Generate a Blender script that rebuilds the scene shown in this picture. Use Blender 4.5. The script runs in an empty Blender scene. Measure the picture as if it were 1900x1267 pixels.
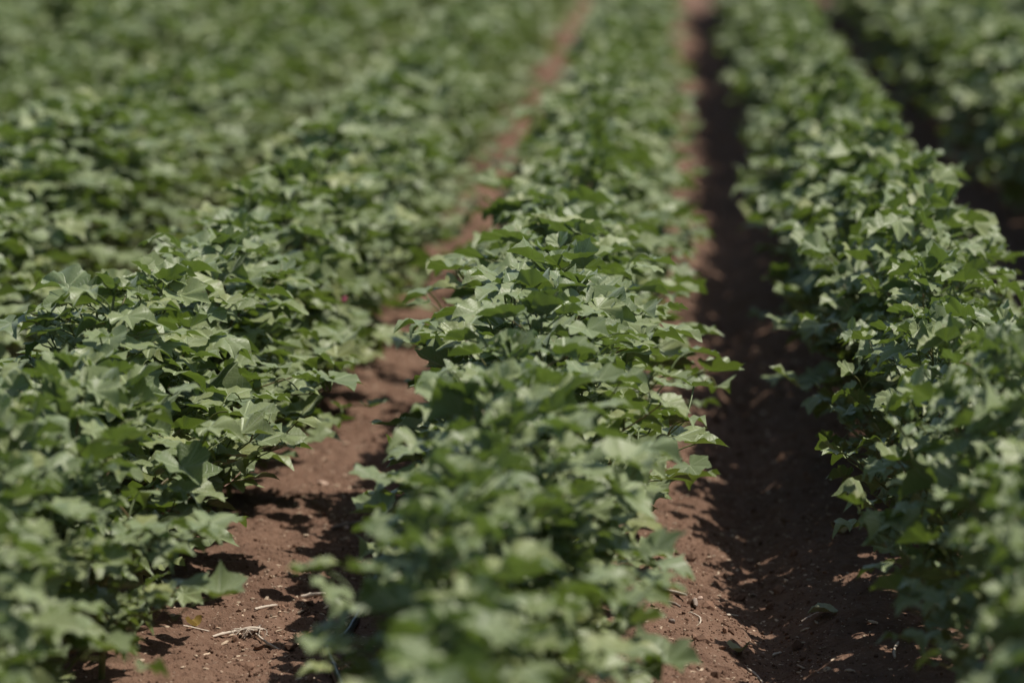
import bpy, math, random
import numpy as np
from mathutils import Vector
R = math.radians
random.seed(11); rng = np.random.default_rng(11)
scene = bpy.context.scene
C = scene.collection

# ------------------------------------------------------------------ helpers
def tag(o, label=None, cat=None, group=None, kind=None):
    if label: o['label'] = label
    if cat: o['category'] = cat
    if group: o['group'] = group
    if kind: o['kind'] = kind
    return o

def link(o, parent=None):
    C.objects.link(o)
    if parent is not None: o.parent = parent
    return o

class MB:
    """collects vertices / faces (tris and quads) plus a leaf uv and a per-piece random value"""
    def __init__(s): s.v=[]; s.uv=[]; s.rn=[]; s.fv=[]; s.fl=[]; s.mi=[]; s.n=0
    def add(s, v, faces, uv=None, rn=0.5, mi=0):
        v=np.asarray(v,float); faces=np.asarray(faces,int)
        s.v.append(v); s.uv.append(np.zeros((len(v),2)) if uv is None else uv)
        s.rn.append(np.full(len(v),rn))
        s.fv.append((faces+s.n).ravel()); s.fl.append(np.full(len(faces),faces.shape[1])); s.mi.append(np.full(len(faces),mi))
        s.n+=len(v)
    def mesh(s, name, mats, smooth=True):
        v=np.concatenate(s.v); fv=np.concatenate(s.fv); fl=np.concatenate(s.fl)
        me=bpy.data.meshes.new(name)
        me.vertices.add(len(v)); me.vertices.foreach_set('co', v.astype(np.float32).ravel())
        me.loops.add(len(fv)); me.loops.foreach_set('vertex_index', fv.astype(np.int32))
        me.polygons.add(len(fl))
        st=np.concatenate([[0],np.cumsum(fl)[:-1]])
        me.polygons.foreach_set('loop_start', st.astype(np.int32))
        me.polygons.foreach_set('loop_total', fl.astype(np.int32))
        me.polygons.foreach_set('use_smooth', np.full(len(fl),smooth))
        me.polygons.foreach_set('material_index', np.concatenate(s.mi).astype(np.int32))
        uvl=me.uv_layers.new(name='UVMap')
        uvl.data.foreach_set('uv', np.concatenate(s.uv)[fv].astype(np.float32).ravel())
        a=me.attributes.new('rnd','FLOAT','POINT'); a.data.foreach_set('value', np.concatenate(s.rn).astype(np.float32))
        for m in mats: me.materials.append(m)
        me.update(calc_edges=True); me.validate()
        return me

def unit(a): a=np.asarray(a,float); return a/(np.linalg.norm(a)+1e-9)

def tube(mb, pts, rad, n=5, rn=.5, mi=0, cap=True):
    pts=np.asarray(pts,float); rad=np.broadcast_to(rad,(len(pts),))
    T=np.gradient(pts,axis=0); T/= np.linalg.norm(T,axis=1)[:,None]+1e-9
    ref=np.array([0,0,1.]) if abs(T[0][2])<.8 else np.array([1.,0,0])
    A=np.cross(T,ref); A/=np.linalg.norm(A,axis=1)[:,None]+1e-9
    B=np.cross(T,A)
    ang=np.arange(n)*2*math.pi/n
    v=pts[:,None,:]+rad[:,None,None]*(np.cos(ang)[None,:,None]*A[:,None,:]+np.sin(ang)[None,:,None]*B[:,None,:])
    m=len(pts)
    i=np.arange(m-1)[:,None]*n; j=np.arange(n)[None,:]; j2=(j+1)%n
    f=np.stack([i+j,i+j2,i+n+j2,i+n+j],-1).reshape(-1,4)
    V=v.reshape(-1,3)
    mb.add(V,f,rn=rn,mi=mi)
    if cap:
        for ring,c in ((0,pts[0]),(m-1,pts[-1])):
            vv=np.vstack([v[ring],c[None]])
            ff=np.array([[k,(k+1)%n,n] for k in range(n)])
            mb.add(vv,ff,rn=rn,mi=mi)

def bez(p0,p1,p2,n):
    t=np.linspace(0,1,n)[:,None]
    return (1-t)**2*p0+2*t*(1-t)*p1+t*t*p2

# ------------------------------------------------------------------ materials
def newmat(name):
    m=bpy.data.materials.new(name); m.use_nodes=True
    nt=m.node_tree; nt.nodes.clear()
    return m,nt,nt.nodes,nt.links
def N(nodes,t,**k):
    n=nodes.new(t)
    for a,b in k.items(): setattr(n,a,b)
    return n
def math_(nt,op,a,b=None,c=None,clamp=False):
    n=nt.nodes.new('ShaderNodeMath'); n.operation=op; n.use_clamp=clamp
    for i,x in enumerate((a,b,c)):
        if x is None: continue
        if isinstance(x,(int,float)): n.inputs[i].default_value=x
        else: nt.links.new(x,n.inputs[i])
    return n.outputs[0]
def mix(nt,f,a,b,mode='MIX'):
    n=nt.nodes.new('ShaderNodeMix'); n.data_type='RGBA'; n.blend_type=mode
    for s,x in ((n.inputs[0],f),(n.inputs[6],a),(n.inputs[7],b)):
        if isinstance(x,(int,float)): s.default_value=x
        elif isinstance(x,tuple): s.default_value=(*x,1)
        else: nt.links.new(x,s)
    return n.outputs[2]
def ramp(nt,f,stops):
    n=nt.nodes.new('ShaderNodeValToRGB'); nt.links.new(f,n.inputs[0])
    e=n.color_ramp.elements
    while len(e)<len(stops): e.new(.5)
    for el,(p,c) in zip(e,stops): el.position=p; el.color=(*c,1)
    return n.outputs[0]
def noise(nt,vec,scale,detail=3,rough=.5):
    n=nt.nodes.new('ShaderNodeTexNoise'); n.inputs['Scale'].default_value=scale
    n.inputs['Detail'].default_value=detail; n.inputs['Roughness'].default_value=rough
    nt.links.new(vec,n.inputs['Vector']); return n.outputs[0]

def leaf_material():
    m,nt,nd,lk=newmat('cotton_leaf')
    out=N(nd,'ShaderNodeOutputMaterial')
    uv=N(nd,'ShaderNodeUVMap',uv_map='UVMap'); sx=N(nd,'ShaderNodeSeparateXYZ'); lk.new(uv.outputs[0],sx.inputs[0])
    u,v=sx.outputs[0],sx.outputs[1]
    at=N(nd,'ShaderNodeAttribute',attribute_name='rnd'); rnd=at.outputs['Fac']
    oi=N(nd,'ShaderNodeObjectInfo')
    tc=N(nd,'ShaderNodeTexCoord')
    d=math_(nt,'ABSOLUTE',math_(nt,'SUBTRACT',u,math_(nt,'ROUND',u)))
    w=math_(nt,'MULTIPLY',d,v)                                   # distance from the main vein
    vein=math_(nt,'SUBTRACT',1.0,math_(nt,'MULTIPLY',w,32.0),clamp=True)
    ch=math_(nt,'FRACT',math_(nt,'SUBTRACT',math_(nt,'MULTIPLY',v,6.5),math_(nt,'MULTIPLY',d,5.0)))
    ch=math_(nt,'ABSOLUTE',math_(nt,'SUBTRACT',ch,.5))
    sec=math_(nt,'SUBTRACT',1.0,math_(nt,'MULTIPLY',ch,14.0),clamp=True)
    sec=math_(nt,'MULTIPLY',sec,.45)
    vv=math_(nt,'MAXIMUM',vein,sec)
    n1=noise(nt,tc.outputs['Object'],38,4,.6); n2=noise(nt,tc.outputs['Object'],260,2)
    r2=math_(nt,'FRACT',math_(nt,'ADD',rnd,oi.outputs['Random']))
    top=ramp(nt,r2,[(0,(.108,.144,.056)),(.35,(.140,.174,.066)),(.75,(.164,.198,.074)),(.93,(.182,.212,.076)),(1,(.20,.216,.070))])
    top=mix(nt,math_(nt,'MULTIPLY',math_(nt,'SUBTRACT',n1,.45,clamp=True),1.2),top,(.195,.22,.115))
    top=mix(nt,math_(nt,'MULTIPLY',vv,.55),top,(.36,.42,.22))
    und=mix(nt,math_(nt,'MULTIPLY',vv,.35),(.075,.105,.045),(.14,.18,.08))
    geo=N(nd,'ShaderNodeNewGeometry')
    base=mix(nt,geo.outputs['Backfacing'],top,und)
    du=math_(nt,'MULTIPLY',math_(nt,'SUBTRACT',noise(nt,tc.outputs['Object'],75,4,.7),.60,clamp=True),math_(nt,'MULTIPLY',math_(nt,'GREATER_THAN',r2,.55),2.2),clamp=True)
    base=mix(nt,du,base,(.21,.17,.10))
    # a few brown insect flecks
    sp=math_(nt,'GREATER_THAN',noise(nt,tc.outputs['Object'],120,1),.73)
    base=mix(nt,math_(nt,'MULTIPLY',sp,.7),base,(.13,.085,.04))
    p=N(nd,'ShaderNodeBsdfPrincipled')
    lk.new(base,p.inputs['Base Color'])
    p.inputs['Roughness'].default_value=.50
    p.inputs['Specular IOR Level'].default_value=.38
    lk.new(math_(nt,'ADD',math_(nt,'MULTIPLY',n2,.18),.38),p.inputs['Roughness'])
    p.inputs['Sheen Weight'].default_value=.22; p.inputs['Sheen Roughness'].default_value=.45
    p.inputs['Sheen Tint'].default_value=(.85,.95,.85,1)
    b=N(nd,'ShaderNodeBump'); b.inputs['Strength'].default_value=.6; b.inputs['Distance'].default_value=.0024
    lk.new(math_(nt,'ADD',math_(nt,'MULTIPLY',vv,-.8),math_(nt,'MULTIPLY',n2,.4)),b.inputs['Height'])
    lk.new(b.outputs[0],p.inputs['Normal'])
    tr=N(nd,'ShaderNodeBsdfTranslucent')
    trc=mix(nt,math_(nt,'MULTIPLY',vv,.5),(.044,.066,.007),(.026,.04,.006)); lk.new(trc,tr.inputs[0])
    ad=N(nd,'ShaderNodeAddShader')
    lk.new(p.outputs[0],ad.inputs[0]); lk.new(tr.outputs[0],ad.inputs[1])
    lk.new(ad.outputs[0],out.inputs[0])
    return m

def stem_material():
    m,nt,nd,lk=newmat('cotton_stem')
    out=N(nd,'ShaderNodeOutputMaterial'); p=N(nd,'ShaderNodeBsdfPrincipled')
    at=N(nd,'ShaderNodeAttribute',attribute_name='rnd')
    tc=N(nd,'ShaderNodeTexCoord'); n1=noise(nt,tc.outputs['Object'],60,3)
    c=ramp(nt,at.outputs['Fac'],[(0,(.12,.17,.045)),(.55,(.17,.21,.06)),(.8,(.22,.17,.07)),(1,(.23,.11,.06))])
    c=mix(nt,n1,c,mix(nt,.5,c,(.06,.06,.03)))
    lk.new(c,p.inputs['Base Color']); p.inputs['Roughness'].default_value=.5
    p.inputs['Subsurface Weight'].default_value=0
    lk.new(p.outputs[0],out.inputs[0]); return m

def plain(name,col,rough=.7,var=.35,scale=80,spec=.4,bump=.0,trans=None):
    m,nt,nd,lk=newmat(name)
    out=N(nd,'ShaderNodeOutputMaterial'); p=N(nd,'ShaderNodeBsdfPrincipled')
    tc=N(nd,'ShaderNodeTexCoord'); at=N(nd,'ShaderNodeAttribute',attribute_name='rnd')
    n1=noise(nt,tc.outputs['Object'],scale,4,.6)
    f=math_(nt,'MULTIPLY',math_(nt,'ADD',math_(nt,'MULTIPLY',n1,.6),math_(nt,'MULTIPLY',at.outputs['Fac'],.7)),1.0)
    lo=tuple(x*(1-var) for x in col); hi=tuple(min(.9,x*(1+var)) for x in col)
    c=ramp(nt,f,[(.2,lo),(.9,hi)])
    lk.new(c,p.inputs['Base Color']); p.inputs['Roughness'].default_value=rough
    p.inputs['Specular IOR Level'].default_value=spec
    if bump:
        b=N(nd,'ShaderNodeBump'); b.inputs['Strength'].default_value=.6; b.inputs['Distance'].default_value=bump
        lk.new(n1,b.inputs['Height']); lk.new(b.outputs[0],p.inputs['Normal'])
    if trans:
        tr=N(nd,'ShaderNodeBsdfTranslucent'); tr.inputs[0].default_value=(*trans,1)
        ad=N(nd,'ShaderNodeAddShader'); lk.new(p.outputs[0],ad.inputs[0]); lk.new(tr.outputs[0],ad.inputs[1]); lk.new(ad.outputs[0],out.inputs[0])
    else: lk.new(p.outputs[0],out.inputs[0])
    return m

def soil_material():
    m,nt,nd,lk=newmat('red_brown_soil')
    out=N(nd,'ShaderNodeOutputMaterial'); p=N(nd,'ShaderNodeBsdfPrincipled')
    tc=N(nd,'ShaderNodeTexCoord'); o=tc.outputs['Object']
    n1=noise(nt,o,3.5,5,.6); n2=noise(nt,o,45,5,.65); n3=noise(nt,o,210,3,.6)
    c=ramp(nt,n1,[(.3,(.128,.070,.045)),(.55,(.172,.098,.063)),(.75,(.205,.122,.081))])
    c=mix(nt,math_(nt,'MULTIPLY',math_(nt,'SUBTRACT',n2,.42,clamp=True),2.2,clamp=True),c,(.225,.140,.096))
    c=mix(nt,math_(nt,'MULTIPLY',math_(nt,'SUBTRACT',.45,n2,clamp=True),2.5,clamp=True),c,(.085,.045,.034))
    # pale grit
    vo=N(nd,'ShaderNodeTexVoronoi'); vo.inputs['Scale'].default_value=130; lk.new(o,vo.inputs['Vector'])
    g=math_(nt,'LESS_THAN',vo.outputs['Distance'],.22)
    vs=N(nd,'ShaderNodeSeparateColor'); lk.new(vo.outputs['Color'],vs.inputs[0])
    g=math_(nt,'MULTIPLY',g,math_(nt,'GREATER_THAN',vs.outputs[0],.86))
    c=mix(nt,g,c,(.36,.27,.20))
    lk.new(c,p.inputs['Base Color']); p.inputs['Roughness'].default_value=.92; p.inputs['Specular IOR Level'].default_value=.25
    h=math_(nt,'ADD',math_(nt,'MULTIPLY',n2,.7),math_(nt,'MULTIPLY',n3,.3))
    b=N(nd,'ShaderNodeBump'); b.inputs['Strength'].default_value=1.0; b.inputs['Distance'].default_value=.016
    lk.new(h,b.inputs['Height']); lk.new(b.outputs[0],p.inputs['Normal'])
    lk.new(p.outputs[0],out.inputs[0]); return m

M_leaf=leaf_material(); M_stem=stem_material(); M_soil=soil_material()
M_bud=plain('flower_bud_green',(.16,.22,.08),.5,.3)
M_crumb=plain('soil_crumb',(.17,.100,.067),.95,.40,150,.2,.002)
M_chip=plain('pale_chip',(.46,.35,.25),.8,.45,200,.3)
M_straw=plain('bleached_stalk',(.50,.42,.34),.7,.30,220,.3,.001)
M_twig=plain('weathered_twig',(.22,.17,.14),.8,.4,160,.3,.001)
M_dead=plain('wilted_leaf',(.24,.25,.15),.6,.4,90,.4,.0,(.05,.05,.02))
M_yell=plain('yellowed_leaf',(.30,.22,.07),.6,.5,90,.4,.0,(.10,.07,.02))
M_hose=plain('black_polythene',(.022,.025,.032),.32,.2,40,.6)
M_clod=plain('pale_clod',(.50,.36,.28),.9,.3,120,.2,.004)
M_pink=plain('pink_petal',(.38,.10,.15),.5,.25,60,.3,.0,(.15,.02,.04))

# ------------------------------------------------------------------ leaves
TH=np.array([0,3.5,9,17,25,32,39,44,48,53,60,70,80,88,94,98,104,114,130,150,165,174])
RR=np.array([1,.93,.86,.76,.665,.63,.70,.785,.87,.78,.67,.575,.545,.575,.62,.635,.57,.50,.45,.40,.32,.18])
UU=np.interp(TH,[0,48,98,180],[0,1,2,2.5])
TH_F=np.radians(np.concatenate([-TH[:0:-1],TH])); RR_F=np.concatenate([RR[:0:-1],RR]); UU_F=np.concatenate([-UU[:0:-1],UU])
lo=[0,1,3,5,7,8,10,12,15,17,19,21]
THL=TH[lo]; RRL=RR[lo]; UUL=UU[lo]
TH_L=np.radians(np.concatenate([-THL[:0:-1],THL])); RR_L=np.concatenate([RRL[:0:-1],RRL]); UU_L=np.concatenate([-UUL[:0:-1],UUL])

def leaf(rg, L, young=0.0, low=False):
    th,rr,uu=(TH_L,RR_L,UU_L) if low else (TH_F,RR_F,UU_F)
    ts=np.array([.5,1.]) if low else np.array([.22,.48,.74,.9,1.0])
    lobed=rg.uniform(.35,1.05)*(1-.55*young)
    # less lobed young leaves: pull radii toward an ovate outline
    ov=.86-.24*(np.abs(th)/math.pi)**1.0
    ov=ov*(1+.20*np.exp(-(th/.16)**2)); ov[np.abs(th)>2.9]*=.55
    r=rr*lobed+ov*(1-lobed)
    r=r*(1+rg.normal(0,.018,len(th)))
    lobeL=rg.normal(1,.07,2); r=np.where(th<0,r*lobeL[0],r*lobeL[1])
    T,RHO=np.meshgrid(th,ts); rho=RHO*r[None,:]
    x=np.sin(T)*rho; y=np.cos(T)*rho
    U=np.broadcast_to(uu[None,:],T.shape)
    fr=np.abs(U-np.round(U))
    z=rg.uniform(.05,.16)*np.sin(math.pi*fr)**2*rho*(1.2-rho*.4)
    z=z+rg.normal(.17,.25)*rho**2*(.5+.6*(1-np.cos(T)))          # cup
    z=z+rg.uniform(.0,.42)*(np.sqrt(x*x+.004)-.063)*np.exp(-2.0*np.abs(x))       # fold on the midrib
    e=rg.normal(.12,.24,5); e[2]=rg.normal(.0,.18)              # each lobe lifts on its own
    lf=np.interp(U.ravel(),[-2,-1,0,1,2],e).reshape(U.shape)
    z=z+lf*rho**1.3
    z=z-rg.uniform(.0,1.25)*np.clip(rho-.42,0,None)**1.6*.65*np.exp(-(fr/.3)**2)  # drooping lobe tips
    z=z+rg.uniform(.02,.08)*RHO**2.5*np.sin(T*rg.uniform(5,9)+rg.uniform(0,6))
    z=z+rg.uniform(.010,.028)*RHO**4*np.sin(T*rg.uniform(13,22)+rg.uniform(0,6))
    tw=rg.normal(0,.25); z=z+tw*x*y
    if young>0: z=z+young*.9*np.abs(x)
    V=np.stack([x,y,z],-1).reshape(-1,3)*L
    n=len(th); m=len(ts)
    V=np.vstack([V,[[0,0,0]]])
    i=np.arange(m-1)[:,None]*n; j=np.arange(n-1)[None,:]
    q=np.stack([i+j,i+n+j,i+n+j+1,i+j+1],-1).reshape(-1,4)
    k=np.arange(n-1); t3=np.stack([np.full(n-1,m*n),k,k+1],-1)
    uv=np.vstack([np.stack([U,RHO],-1).reshape(-1,2),[[0,0]]])
    # normals up: x to the right, +y forward; flip winding so +z is the front face
    return V,q[:,::-1],t3[:,::-1],uv

SUN_EL=R(62); SUN_AZ=R(14)       # azimuth measured from +X toward +Y
SUN=np.array([math.cos(SUN_EL)*math.cos(SUN_AZ),math.cos(SUN_EL)*math.sin(SUN_AZ),math.sin(SUN_EL)])

ENV_Z=[0,.05,.15,.30,.42,.50,.56,.62,.68]; ENV_R=[.20,.25,.31,.335,.305,.265,.205,.12,.04]
def put_leaf(fol, stm, rg, node, az, plen, L, elev, young=0, low=False, petr=.0013):
    out=np.array([math.cos(az),math.sin(az),0.])
    up=np.array([0,0,1.])
    pe=rg.normal(.62,.22)+young*.3
    tip=node+plen*(out*math.cos(pe)+up*math.sin(pe))+rg.normal(0,.008,3)
    tip[2]=max(tip[2],.03)
    for _ in range(4):                                # keep the plant inside its rounded outline
        end=tip+L*.8*(out*math.cos(elev)+up*math.sin(elev))
        if math.hypot(end[0],end[1])<=np.interp(end[2],ENV_Z,ENV_R)*rg.uniform(.90,1.03): break
        tip=node+(tip-node)*.72; tip[2]-=.012; L*=.97
    else:
        if rg.uniform()<.93: return
    tip[2]=max(tip[2],.03)
    d=unit(out*math.cos(elev)+up*math.sin(elev)+rg.normal(0,.15,3))
    nrm=up*1.0+rg.normal(0,.14,3)+SUN*np.array([.30,.30,0])*1.0-np.array([0,.10,0])
    nrm=unit(nrm-d*np.dot(nrm,d)); x=np.cross(d,nrm)
    V,q,t,uv=leaf(rg,L,young,low)
    W=tip+V[:,[0]]*x+V[:,[1]]*d+V[:,[2]]*nrm
    W[:,2]=np.maximum(W[:,2],.012)
    rn=float(rg.uniform()) 
    n0=fol.n
    fol.add(W,q,uv,rn)
    # triangles share the vertices just added
    fol.fv.append((t+n0).ravel()); fol.fl.append(np.full(len(t),3)); fol.mi.append(np.zeros(len(t),int))
    if stm is not None:
        mid=node+plen*.55*unit(out*.6+up*.9)
        P=bez(node,mid,tip-nrm*.0008,3 if low else 6)
        tube(stm,P,np.linspace(petr*1.25,petr,len(P)),3 if low else 5,rn=float(np.clip(rg.normal(.3,.28),0,1)),mi=1 if low else 0,cap=False)

def make_plant(seed, low=False):
    rg=np.random.default_rng(seed)
    fol=MB(); stm=fol if low else MB()
    H=rg.uniform(.57,.64)
    lean=rg.normal(0,.035,2)
    nn=18
    zs=.05+(H-.075)*np.linspace(0,1,nn)**.92
    P=np.stack([lean[0]*(zs/H)**2+rg.normal(0,.003,nn),lean[1]*(zs/H)**2+rg.normal(0,.003,nn),zs],-1)
    spine=np.vstack([[0,0,-.04],P])
    tube(stm,spine,np.interp(spine[:,2],[0,H],[.0065,.0018]),4 if low else 7,rn=.62,mi=1 if low else 0)
    az=rg.uniform(0,6.28); buds=[]
    for i in range(nn):
        az+=2.399+rg.normal(0,.12); f=i/(nn-1); node=P[i]
        # leaf on the main stem
        if f>.12:
            y=max(0,(f-.86)/.14)
            L=rg.uniform(.048,.082)*(1-.55*y)*(.9 if f<.3 else 1)
            put_leaf(fol,stm,rg,node,az,rg.uniform(.07,.13)*(1-.55*y),L,rg.normal(.0+.5*y,.22),young=y,low=low,petr=.0015)
        # fruiting / vegetative branch
        if i>=1 and f<.93:
            bl=float(np.interp(f,[0,.2,.45,.65,.95],[.20,.25,.24,.18,.05]))*rg.uniform(.75,1.15)
            baz=az+rg.normal(.5,.3)
            nb=max(1,int(round(bl/.038)))
            sl=.35+.55*f+rg.normal(0,.1)
            if f<.15: sl=.45
            dirv=np.array([math.cos(baz)*math.cos(sl),math.sin(baz)*math.cos(sl),math.sin(sl)])
            pts=[node]; cur=node.copy(); dv=dirv.copy()
            for k in range(nb):
                dv=unit(dv+np.array([rg.normal(0,.13),rg.normal(0,.13),rg.normal(.02,.09)]))
                cur=cur+dv*bl/nb; cur[2]=min(cur[2],H-.03); pts.append(cur.copy())
            tube(stm,pts,np.linspace(.0028,.0012,len(pts)),3 if low else 5,rn=float(np.clip(rg.normal(.55,.25),0,1)),mi=1 if low else 0,cap=False)
            side=1
            for k,pt in enumerate(pts[1:]):
                a=baz+side*rg.uniform(.3,1.2); side=-side
                L=rg.uniform(.038,.064)*(1-.25*(k/nb)*(f>.6))
                put_leaf(fol,stm,rg,pt,a,rg.uniform(.03,.085),L,rg.normal(-.03,.24),low=low)
                if rg.uniform()<.45: put_leaf(fol,stm,rg,pt,a+rg.uniform(1.5,4.5),rg.uniform(.02,.05),rg.uniform(.03,.05),rg.normal(-.1,.35),low=low)
                if f>.45 and not low: buds.append((pt.copy(),a))
    # terminal cluster of small folded leaves
    for k in range(5):
        a=rg.uniform(0,6.28)
        put_leaf(fol,stm,rg,P[-1],a,rg.uniform(.015,.04),rg.uniform(.022,.042),rg.uniform(.2,.8),young=.7,low=low,petr=.001)
    return fol,stm,buds,rg

def bud_mesh(rg):
    mb=MB()
    for k in range(3):                                     # three toothed bracts closed round the bud
        a=k*2.094
        c,s=math.cos(a),math.sin(a)
        prof=[(0,0,.002),(-.006,.004,.006),(.006,.004,.006),(-.0085,.011,.0065),(.0085,.011,.0065),(-.005,.017,.0055),(0,.021,.0035),(.005,.017,.0055)]
        V=[]
        for (w,h,r) in prof:
            px=c*r-s*w; py=s*r+c*w; V.append((px,py,h))
        mb.add(V,[[0,2,1],[1,2,4],[1,4,3],[3,4,7],[3,7,5],[5,7,6]],rn=float(rg.uniform()))
    for k in range(1):
        t=np.linspace(0,1,5); tube(mb,np.stack([0*t,0*t,.001+t*.014],-1),np.array([.002,.0042,.0045,.003,.0008]),7,rn=.6)
    return mb.mesh('flower_bud',[M_bud])

NV=14
variants=[]
for s in range(NV):
    fol,stm,buds,rg=make_plant(100+s)
    fm=fol.mesh('foliage',[M_leaf]); sm=stm.mesh('stem',[M_stem])
    bl=[buds[i] for i in rg.permutation(len(buds))[:3]]
    variants.append((fm,sm,bl,bud_mesh(rg)))

# ------------------------------------------------------------------ the ground
ROWS={-7:-5.75,-6:-4.95,-5:-4.15,-4:-3.35,-3:-2.56,-2:-1.78,-1:-1.01,0:-.268,1:.497,2:1.37,3:2.17,4:2.98}
_T=np.random.default_rng(5).uniform(0,1,(4,256,256))
def vn(x,y,s,k=0):
    x=x*s; y=y*s; xi=np.floor(x).astype(int); yi=np.floor(y).astype(int); fx=x-xi; fy=y-yi
    fx=fx*fx*(3-2*fx); fy=fy*fy*(3-2*fy); t=_T[k]
    a=t[xi%256,yi%256]; b=t[(xi+1)%256,yi%256]; c=t[xi%256,(yi+1)%256]; d=t[(xi+1)%256,(yi+1)%256]
    return (a*(1-fx)+b*fx)*(1-fy)+(c*(1-fx)+d*fx)*fy
def gz(x,y):
    x=np.asarray(x,float); y=np.asarray(y,float)
    z=np.zeros(np.broadcast(x,y).shape)
    rows=sorted(ROWS.values())
    wob=(vn(x*0+3.3,y,1.3,1)-.5)*.05
    for a,b in zip(rows[:-1],rows[1:]):
        c=(a+b)/2
        if abs(c-.13)<.1: z=z-.070*np.exp(-(np.abs(x-.165-wob)/.105)**1.5)
        elif abs(c+.68)<.1: z=z-.030*np.exp(-((x-c)/.16)**2)
        else: z=z-.06*np.exp(-((x-c)/.13)**2)
    n=(vn(x,y,2.1)-.5)*.030+(vn(x,y,6.3,1)-.5)*.020+(vn(x,y,17,2)-.5)*.013+(vn(x,y,41,3)-.5)*.011+(vn(x,y,85,0)-.5)*.0065
    # cracks and worm holes
    cr=np.abs(vn(x,y*1.1,9,2)+.35*vn(x,y,33,1)-.68); n=n-.014*np.exp(-(cr/.014)**2)*(vn(x,y,3.1,3)>.45)
    pit=vn(x,y,34,0)*vn(x+9,y,21,2); n=n-.022*np.clip((pit-.80)/.1,0,1)
    near=np.clip(1-(np.hypot(x,y-8)-40)/40,0,1)
    return z+n*near

def axis(segs):
    a=[]
    for s,e,d in segs: a.append(np.arange(s,e-1e-6,d))
    return np.concatenate(a)
xs=axis([(-3000,-200,700),(-200,-20,45),(-20,-6,2),(-6,-1.6,.05),(-1.6,-1.0,.02),(-1.0,.62,.0075),(.62,1.3,.02),(1.3,4,.05),(4,20,2),(20,200,45),(200,3001,700)])
ys=axis([(-200,-10,40),(-10,2,1.5),(2,5.6,.03),(5.6,9.6,.009),(9.6,13,.02),(13,36,.06),(36,60,2),(60,300,40),(300,6001,950)])
X,Y=np.meshgrid(xs,ys); Z=gz(X,Y)
g=MB(); nx,ny=len(xs),len(ys)
i=np.arange(ny-1)[:,None]*nx; j=np.arange(nx-1)[None,:]
g.add(np.stack([X,Y,Z],-1).reshape(-1,3), np.stack([i+j,i+j+1,i+nx+j+1,i+nx+j],-1).reshape(-1,4))
ground=link(bpy.data.objects.new('ground',g.mesh('ground',[M_soil]))); tag(ground,'bare red brown soil in shallow furrows between the crop rows',kind='structure')

# ------------------------------------------------------------------ camera
H_CAM=1.45; FPX=7125.0; YAW=R(-2.502); PITCH=R(7.52)
cam=bpy.data.cameras.new('camera'); co=link(bpy.data.objects.new('camera',cam))
cam.sensor_width=36; cam.lens=FPX/1900*36; cam.clip_start=.1; cam.clip_end=12000
co.location=(0,0,H_CAM); co.rotation_euler=(math.pi/2-PITCH,0,-YAW)
cam.dof.use_dof=True; cam.dof.focus_distance=7.15; cam.dof.aperture_fstop=2.8
scene.camera=co
Fv=np.array([math.sin(YAW)*math.cos(PITCH),math.cos(YAW)*math.cos(PITCH),-math.sin(PITCH)])
Rv=np.array([math.cos(YAW),-math.sin(YAW),0]); Uv=np.cross(Rv,Fv)
def in_view(x,y,pad=.24):
    """whether a plant standing there shows in the picture, and how far it is"""
    ok=False
    for z in (.05,.35,.58):
        d=np.array([x,y,z-H_CAM]); t=d@Fv
        if t<1: continue
        px=abs(d@Rv)-pad; py=d@Uv
        if px/t<950/FPX and -(633.5/FPX)-.15/t<py/t<633.5/FPX: ok=True
    return ok,float(np.hypot(x,y))

# ------------------------------------------------------------------ where the plants stand
spots=[]
for k,xr in ROWS.items():
    rg=np.random.default_rng(900+k)
    y=2.2+rg.uniform(0,.28)
    while y<33:
        x=xr+rg.normal(0,.018)
        bump=float(vn(np.array(3.1*k+.5),np.array(y),1.35,2))
        sc=.96+.17*(bump-.5)*1.6+rg.normal(0,.025)
        wide={0:1.18,1:1.0,2:1.10,-1:1.22,-2:1.26}.get(k,1.24)
        if k==0: wide*=np.interp(y,[4,6.3,7.0,7.8,8.4],[.92,.88,.98,1.04,1.0])          # the plants nearest the camera are slighter
        if k==0: x+=np.interp(y,[4,6.0,7.3,8.0],[-.01,.03,.022,.0])
        if k==-1: x+=np.interp(y,[6.2,7.2,8.3,14,18],[-.02,-.01,.03,.035,.01])
        if k==1: wide*=np.interp(y,[5,7.5,9],[.78,.90,1.0]); x+=np.interp(y,[7,8.5],[.02,0])
        if k in (0,-1): wide*=np.interp(y,[10,16],[1,.88])
        if k==2: sc*=1.13
        if k==-1: wide*=np.interp(y,[6,7.4],[.9,1.0])
        if k==0: sc*=np.interp(y,[4,6.4,6.9,7.9,8.5],[.90,.91,1.07,1.07,.98])
        spots.append([k,x,y,rg.uniform(0,6.28),float(np.clip(sc,.76,1.14)),int(rg.integers(NV)),float(wide)])
        y+=.235+rg.normal(0,.03)
vis=[]; rest=[]
for s in spots:
    ok,d=in_view(s[1],s[2])
    (vis if ok else rest).append((d,s))
vis.sort(key=lambda t:t[0])
rest+=vis[296:]; vis=vis[:296]

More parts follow.
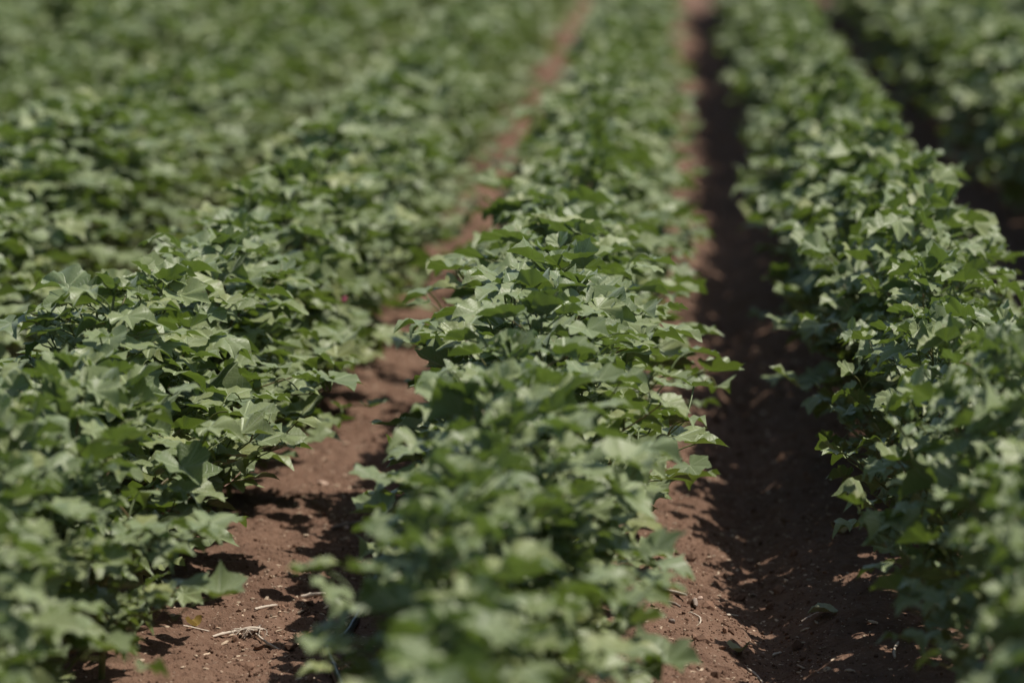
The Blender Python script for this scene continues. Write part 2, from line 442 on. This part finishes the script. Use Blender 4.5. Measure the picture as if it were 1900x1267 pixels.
W1='zeroth first second third fourth fifth sixth seventh eighth ninth tenth eleventh twelfth thirteenth fourteenth fifteenth sixteenth seventeenth eighteenth nineteenth'.split()
TENS={2:'twent',3:'thirt',4:'fort',5:'fift',6:'sixt',7:'sevent',8:'eight'}
def ordinal(n):
    if n<20: return W1[n]
    return TENS[n//10]+('ieth' if n%10==0 else 'y-'+W1[n%10])
ROWN={0:'the middle row',1:'the row right of the middle',2:'the shaded row at far right',3:'the upper right corner row',
      -1:'the row left of the middle',-2:'the second row to the left',-3:'the third row to the left',-4:'the fourth row to the left',-5:'the fifth row to the left',-6:'the sixth row to the left',-7:'the seventh row to the left'}
cnt={}
for d,(k,x,y,rz,sc,vi,wd) in vis:
    cnt[k]=cnt.get(k,0)+1
    dd=x*Fv[0]+y*Fv[1]
    look='blurred leafy' if dd<5.9 else 'sharply focused leafy' if dd<8.2 else 'softly blurred leafy' if dd<12 else 'strongly blurred'
    size='tall ' if sc>1.03 else 'low ' if sc<.86 else ''
    root=link(bpy.data.objects.new('cotton_plant',None))
    root.empty_display_size=.1
    root.location=(x,y,float(gz(x,y))-.005); root.rotation_euler=(0,0,rz); root.scale=(sc*wd*random.uniform(.95,1.06),)*2+(sc,)
    tag(root,f'{size}{look} cotton plant, {ordinal(cnt[k])} back in {ROWN[k]}','cotton plant','cotton plants growing in the rows')
    fm,sm,bl,bm=variants[vi]
    link(bpy.data.objects.new('foliage',fm),root); link(bpy.data.objects.new('stem',sm),root)
    if dd<10:
        for pt,a in bl:
            b=link(bpy.data.objects.new('flower_bud',bm),root); b.location=pt; b.rotation_euler=(random.uniform(-.4,.4),random.uniform(-.4,.4),a)
print('visible',cnt, 'rest',len(rest))

# the crop out of view and beyond the counted plants: one mass
lows=[make_plant(500+s,low=True)[0] for s in range(6)]
lowc=[]
for f in lows:
    lowc.append((np.concatenate(f.v),np.concatenate(f.uv),np.concatenate(f.rn),np.concatenate(f.fv),np.concatenate(f.fl),np.concatenate(f.mi)))
big=MB()
for d,(k,x,y,rz,sc,vi,wd) in rest:
    v,uv,rn,fv,fl,mi=lowc[vi%6]
    c,s=math.cos(rz),math.sin(rz)
    w=np.stack([(v[:,0]*c-v[:,1]*s)*sc*wd+x,(v[:,0]*s+v[:,1]*c)*sc*wd+y,v[:,2]*sc+float(gz(x,y))],-1)
    big.v.append(w); big.uv.append(uv); big.rn.append((rn+random.random())%1); big.fv.append(fv+big.n); big.fl.append(fl); big.mi.append(mi); big.n+=len(v)
fc=link(bpy.data.objects.new('distant_cotton_crop',big.mesh('distant_cotton_crop',[M_leaf,M_stem])))
tag(fc,'blurred green mass of cotton rows at the far end of the field','crop',kind='stuff')

# ------------------------------------------------------------------ litter on the soil
def ico():
    import bmesh
    bm=bmesh.new(); bmesh.ops.create_icosphere(bm,subdivisions=2,radius=1); v=np.array([p.co[:] for p in bm.verts]); f=np.array([[q.index for q in t.verts] for t in bm.faces]); bm.free()
    bm=bmesh.new(); bmesh.ops.create_icosphere(bm,subdivisions=1,radius=1); v1=np.array([p.co[:] for p in bm.verts]); f1=np.array([[q.index for q in t.verts] for t in bm.faces]); bm.free()
    return v,f,v1,f1
IV,IF,IV1,IF1=ico()
def rotm(rg):
    q=rg.normal(0,1,4); q/=np.linalg.norm(q); w,x,y,z=q
    return np.array([[1-2*(y*y+z*z),2*(x*y-z*w),2*(x*z+y*w)],[2*(x*y+z*w),1-2*(x*x+z*z),2*(y*z-x*w)],[2*(x*z-y*w),2*(y*z+x*w),1-2*(x*x+y*y)]])
rg=np.random.default_rng(77)
def litter_spot():
    y=5.2+6.5*rg.uniform()**1.3
    x=rg.normal(-.70,.13) if rg.uniform()<.48 else rg.normal(.13,.15)
    return x,y
cm=MB()
for n in range(22000):
    x,y=litter_spot(); r=.0014*math.exp(abs(rg.normal(0,.62)))
    if n%160==0: r=rg.uniform(.007,.016)
    r=min(r,.016)
    V=IV1*(1+rg.normal(0,.16,(len(IV1),1))); V=(V*np.array([1,rg.uniform(.6,1),rg.uniform(.5,.8)]))@rotm(rg).T*r
    cm.add(V+np.array([x,y,float(gz(x,y))+r*.25]),IF1,rn=float(rg.uniform()))
tag(link(bpy.data.objects.new('soil_crumbs',cm.mesh('soil_crumbs',[M_crumb],smooth=False))),'small crumbs of red brown soil scattered along the furrows','soil crumbs',kind='stuff')
cm=MB()
for n in range(5200):
    x,y=litter_spot(); L=.0026*math.exp(abs(rg.normal(0,.6))); L=min(L,.013); w=L*rg.uniform(.25,.6)
    V=IV1*(1+rg.normal(0,.12,(len(IV1),1)))*np.array([L,w,w*.5]); a=rg.uniform(0,6.28); c,s=math.cos(a),math.sin(a)
    V=np.stack([V[:,0]*c-V[:,1]*s,V[:,0]*s+V[:,1]*c,V[:,2]+V[:,0]*rg.normal(0,.25)],-1)
    cm.add(V+np.array([x,y,float(gz(x,y))+w*.3]),IF1,rn=float(rg.uniform()))
tag(link(bpy.data.objects.new('plant_debris',cm.mesh('plant_debris',[M_chip],smooth=False))),'pale flecks of dry plant debris scattered over the soil','debris',kind='stuff')

def stalk(name,p,q,r,mat,label,cat='dry stalk',group='dry stalks lying on the soil',bend=.004,lift=.002,knots=True):
    n=12; rr=np.random.default_rng(int(abs(p[0]*1000)+p[1]*77))
    t=np.linspace(0,1,n); x=p[0]+(q[0]-p[0])*t; y=p[1]+(q[1]-p[1])*t
    dx,dy=q[0]-p[0],q[1]-p[1]; L=math.hypot(dx,dy); wob=np.sin(t*math.pi)*bend+rr.normal(0,r*.12,n)
    x=x-dy/L*wob; y=y+dx/L*wob
    # lies on the highest points of the soil under it
    zz=gz(x,y); z0=np.polyval(np.polyfit(t,zz,1),t); z=z0+max(0,(zz-z0).max()*.6)+r+lift*t
    rad=r*(1+rr.normal(0,.10,n))*np.interp(t,[0,.08,.9,1],[.7,1,.85,.5])
    if knots: rad[n//3]*=1.25
    mb=MB(); tube(mb,np.stack([x,y,z],-1),rad,8,rn=.5)
    o=link(bpy.data.objects.new(name,mb.mesh(name,[mat]))); return tag(o,label,cat,group)
stalk('dry_stalk',(-.850,6.872),(-.800,6.965),.0029,M_straw,'bleached straight stalk lying left of the root tuft, bottom left furrow')
stalk('dry_stalk',(-.722,6.835),(-.775,6.92),.0026,M_straw,'pale split stalk leaning against the right end of the root tuft')
stalk('dry_stalk',(-.795,6.90),(-.770,6.965),.0013,M_twig,'thin brown straw between the bleached stalk and the root tuft')
stalk('dry_stalk',(-.905,6.88),(-.86,6.92),.0019,M_straw,'short tan straw left of the straight bleached stalk')
stalk('dry_stalk',(-.80,7.13),(-.765,7.20),.0030,M_straw,'white stub of straw lying alone midway up the bottom left furrow')
stalk('dry_stalk',(-.735,7.36),(-.685,7.365),.0042,M_straw,'short thick pale straw lying crosswise beside the shadow in the left furrow')
stalk('dry_stalk',(-.68,7.318),(-.655,7.322),.0034,M_straw,'tiny white straw stub just right of the thick crosswise straw')
stalk('dry_stalk',(-.077,7.375),(.018,7.215),.0048,M_straw,'long bleached knobbly stick beside the middle row, right furrow',bend=-.006)
stalk('dry_stalk',(.028,7.255),(.034,7.145),.0050,M_twig,'short grey brown twig right of the long bleached stick')
stalk('dry_stalk',(.025,7.09),(.042,7.02),.0018,M_straw,'thin curved straw below the grey brown twig',bend=.01)
stalk('dry_stalk',(-.018,7.16),(.006,7.13),.0030,M_twig,'small twig fragment under the long bleached stick')
stalk('dry_stalk',(.096,7.24),(.118,7.30),.0026,M_straw,'small white stub near the shadow edge in the right furrow')
stalk('dry_stalk',(.125,6.845),(.155,6.76),.0022,M_straw,'thin white straw in the shadow at the bottom of the right furrow')
stalk('dry_stalk',(.178,6.985),(.195,7.0),.0026,M_straw,'short pale straw lying on the shaded bed of the right furrow')
stalk('dry_stalk',(.232,7.21),(.272,7.215),.0016,M_straw,'thin grey straw lying level in the deep shade of the right furrow')
stalk('dry_stalk',(-.735,8.02),(-.665,8.10),.0050,M_twig,'grey stick in the leaf shadow, left furrow beside the blurred leaves')
stalk('dry_stalk',(.39,6.76),(.402,6.85),.0028,M_straw,'pale slanting chip in the shade, lower right furrow')

def tuft():
    root=link(bpy.data.objects.new('root_tuft',None)); px,py=-.792,6.925
    root.location=(px,py,float(gz(px,py))+.004); tag(root,'pale tangle of dry fibrous roots on the bare soil, bottom left furrow','dry roots')
    rr=np.random.default_rng(4)
    mb=MB(); t=np.linspace(0,1,6); tube(mb,np.stack([-.012+t*.045,t*.004,.006+.003*np.sin(t*3)],-1),np.array([.002,.004,.0045,.004,.003,.002]),7)
    link(bpy.data.objects.new('root_crown',mb.mesh('root_crown',[M_straw])),root)
    mb=MB()
    for k in range(20):
        s=np.array([rr.uniform(-.014,.032),rr.normal(0,.004),.007]); a=rr.choice([math.pi+rr.normal(.5,.5),rr.uniform(0,6.28)]); L=rr.uniform(.010,.028)
        e=s+np.array([math.cos(a)*L,math.sin(a)*L*1.6,-.009]); m=(s+e)/2+np.array([rr.normal(0,.008),rr.normal(0,.01),rr.uniform(.004,.014)])
        tube(mb,bez(s,m,e,7),np.linspace(.0011,.0005,7),4,rn=float(rr.uniform()))
    link(bpy.data.objects.new('root_fibres',mb.mesh('root_fibres',[M_straw])),root)
tuft()

def fallen(name,x,y,L,mat,label,cat,seed,rz,curl=1.2):
    rr=np.random.default_rng(seed); V,q,t,uv=leaf(rr,L,.5)
    V[:,2]*=.6; V[:,2]+=curl*(V[:,0]**2)/L*.5+.2*np.clip(V[:,1],0,None)**2/L
    V[:,2]-=V[:,2].min()
    c,s=math.cos(rz),math.sin(rz)
    W=np.stack([V[:,0]*c-V[:,1]*s,V[:,0]*s+V[:,1]*c,V[:,2]],-1)
    mb=MB(); mb.add(W,q,uv,.5); mb.fv.append(t.ravel()); mb.fl.append(np.full(len(t),3)); mb.mi.append(np.zeros(len(t),int))
    o=link(bpy.data.objects.new(name,mb.mesh(name,[mat]))); o.location=(x,y,float(gz(x,y))+.004)
    return tag(o,label,cat,'fallen leaves on the soil')
fallen('fallen_leaf',-.897,6.99,.022,M_yell,'curled yellow brown fallen leaf on soil, bottom left by the left row','fallen leaf',3,.8,2.0)
fallen('fallen_leaf',.285,7.135,.042,M_dead,'grey green wilted leaf on a sunlit patch in the shaded right furrow','fallen leaf',5,1.4,.8)
fallen('fallen_leaf',.115,6.90,.030,M_dead,'small dark shrivelled leaf at the shadow edge, bottom of right furrow','fallen leaf',8,2.6,1.8)
fallen('fallen_leaf',.345,7.98,.036,M_yell,'pale curled dry leaf in deep shade, mid right furrow','fallen leaf',9,.3,1.2)

def clod(name,x,y,r,mat,label,seed,cat='clod'):
    rr=np.random.default_rng(seed); V=IV.copy(); 
    for s in (1.3,2.9): V=V*(1+.22/s*np.sin(V[:,[0]]*3.1*s+seed)*np.cos(V[:,[1]]*2.7*s+seed)+rr.normal(0,.04,(len(V),1)))
    V=V*np.array([1,.8,.7])*r; mb=MB(); mb.add(V,IF)
    o=link(bpy.data.objects.new(name,mb.mesh(name,[mat]))); o.location=(x,y,float(gz(x,y))+r*.45); o.rotation_euler=(0,0,seed)
    tag(o,label,cat)
clod('pale_clod',-.805,8.56,.014,M_clod,'pale pinkish clod at the shadow edge in the left furrow',3)
clod('pale_clod',-.703,8.02,.008,M_clod,'small pale clod in the leaf shadow of the left furrow',8)
clod('pebble',-.009,7.0,.007,M_twig,'small dark grey pebble on sunlit soil below the short twig',12,'pebble')
clod('pebble',.045,7.31,.007,M_clod,'pinkish tan pebble between the twig and the shadow, right furrow',14,'pebble')

# irrigation hose beside the middle row
hp=[(-.50,2.2),(-.52,4),(-.55,5.4),(-.55,6.2),(-.60,6.60),(-.635,6.83),(-.61,7.0),(-.60,7.3),(-.598,8.0),(-.598,8.6),(-.60,10),(-.57,14),(-.55,20),(-.55,33)]
pts=[]
for a in range(len(hp)-1):
    p0=np.array(hp[max(a-1,0)]);p1=np.array(hp[a]);p2=np.array(hp[a+1]);p3=np.array(hp[min(a+2,len(hp)-1)])
    for t in np.linspace(0,1,14,endpoint=False):
        pts.append(.5*((2*p1)+(-p0+p2)*t+(2*p0-5*p1+4*p2-p3)*t*t+(-p0+3*p1-3*p2+p3)*t**3))
pts=np.array(pts); z=gz(pts[:,0],pts[:,1]); z=np.convolve(np.pad(z,4,mode='edge'),np.ones(9)/9,'valid')+.010
mb=MB(); tube(mb,np.column_stack([pts,z]),.0082,12)
tag(link(bpy.data.objects.new('irrigation_hose',mb.mesh('irrigation_hose',[M_hose]))),'black irrigation hose lying on the soil along the left foot of the middle row','hose')

# a small pink wilted flower held in the right edge of the left row
best=min((o for o in C.objects if o.name.startswith('cotton_plant')),key=lambda o:(o.location.x+.98)**2*4+(o.location.y-8.9)**2)
mb=MB(); rr=np.random.default_rng(2)
for k in range(5):
    a=k*1.2566; c,s=math.cos(a),math.sin(a); V=[]
    for i_,h in enumerate(np.linspace(0,.028,5)):
        wd=[.002,.006,.009,.008,.003][i_]; rd=[.002,.005,.006,.0065,.004][i_]
        for w in (-wd,0,wd): V.append((c*(rd+abs(w)*-.25)-s*w,s*(rd+abs(w)*-.25)+c*w,h))
    F=[[3*q_+b,3*q_+b+1,3*q_+b+4,3*q_+b+3] for q_ in range(4) for b in range(2)]
    mb.add(V,F,rn=float(rr.uniform()))
fl=link(bpy.data.objects.new('flower',mb.mesh('flower',[M_pink]))); fl.parent=best
import mathutils
bpy.context.view_layer.update()
fl.matrix_parent_inverse=mathutils.Matrix.Identity(4)
tgt=best.matrix_world.inverted() @ Vector((-.79,8.93,.36)); fl.location=tgt; fl.rotation_euler=(.6,.3,0); fl.scale=(.6,.6,.6)
tag(fl,'small pink flower')

# ------------------------------------------------------------------ light
w=bpy.data.worlds.new('World'); scene.world=w; w.use_nodes=True
nt=w.node_tree; bg=nt.nodes['Background']
sky=nt.nodes.new('ShaderNodeTexSky'); sky.sky_type='NISHITA'; sky.sun_disc=False
sky.sun_elevation=SUN_EL; sky.sun_rotation=math.atan2(SUN[0],SUN[1]); sky.air_density=1.0; sky.dust_density=1.5; sky.altitude=100
nt.links.new(sky.outputs[0],bg.inputs[0]); bg.inputs[1].default_value=.082
sl=bpy.data.lights.new('sun','SUN'); sl.energy=3.8; sl.angle=R(.53); sl.color=(1,.95,.87)
so=link(bpy.data.objects.new('sun',sl)); so.rotation_euler=Vector(SUN).to_track_quat('Z','Y').to_euler()

scene.view_settings.view_transform='Standard'; scene.view_settings.look='None'
scene.view_settings.exposure=0.38; scene.view_settings.gamma=1
scene.cycles.use_denoising=True
scene.cycles.max_bounces=7; scene.cycles.diffuse_bounces=4; scene.cycles.transmission_bounces=5; scene.cycles.glossy_bounces=2
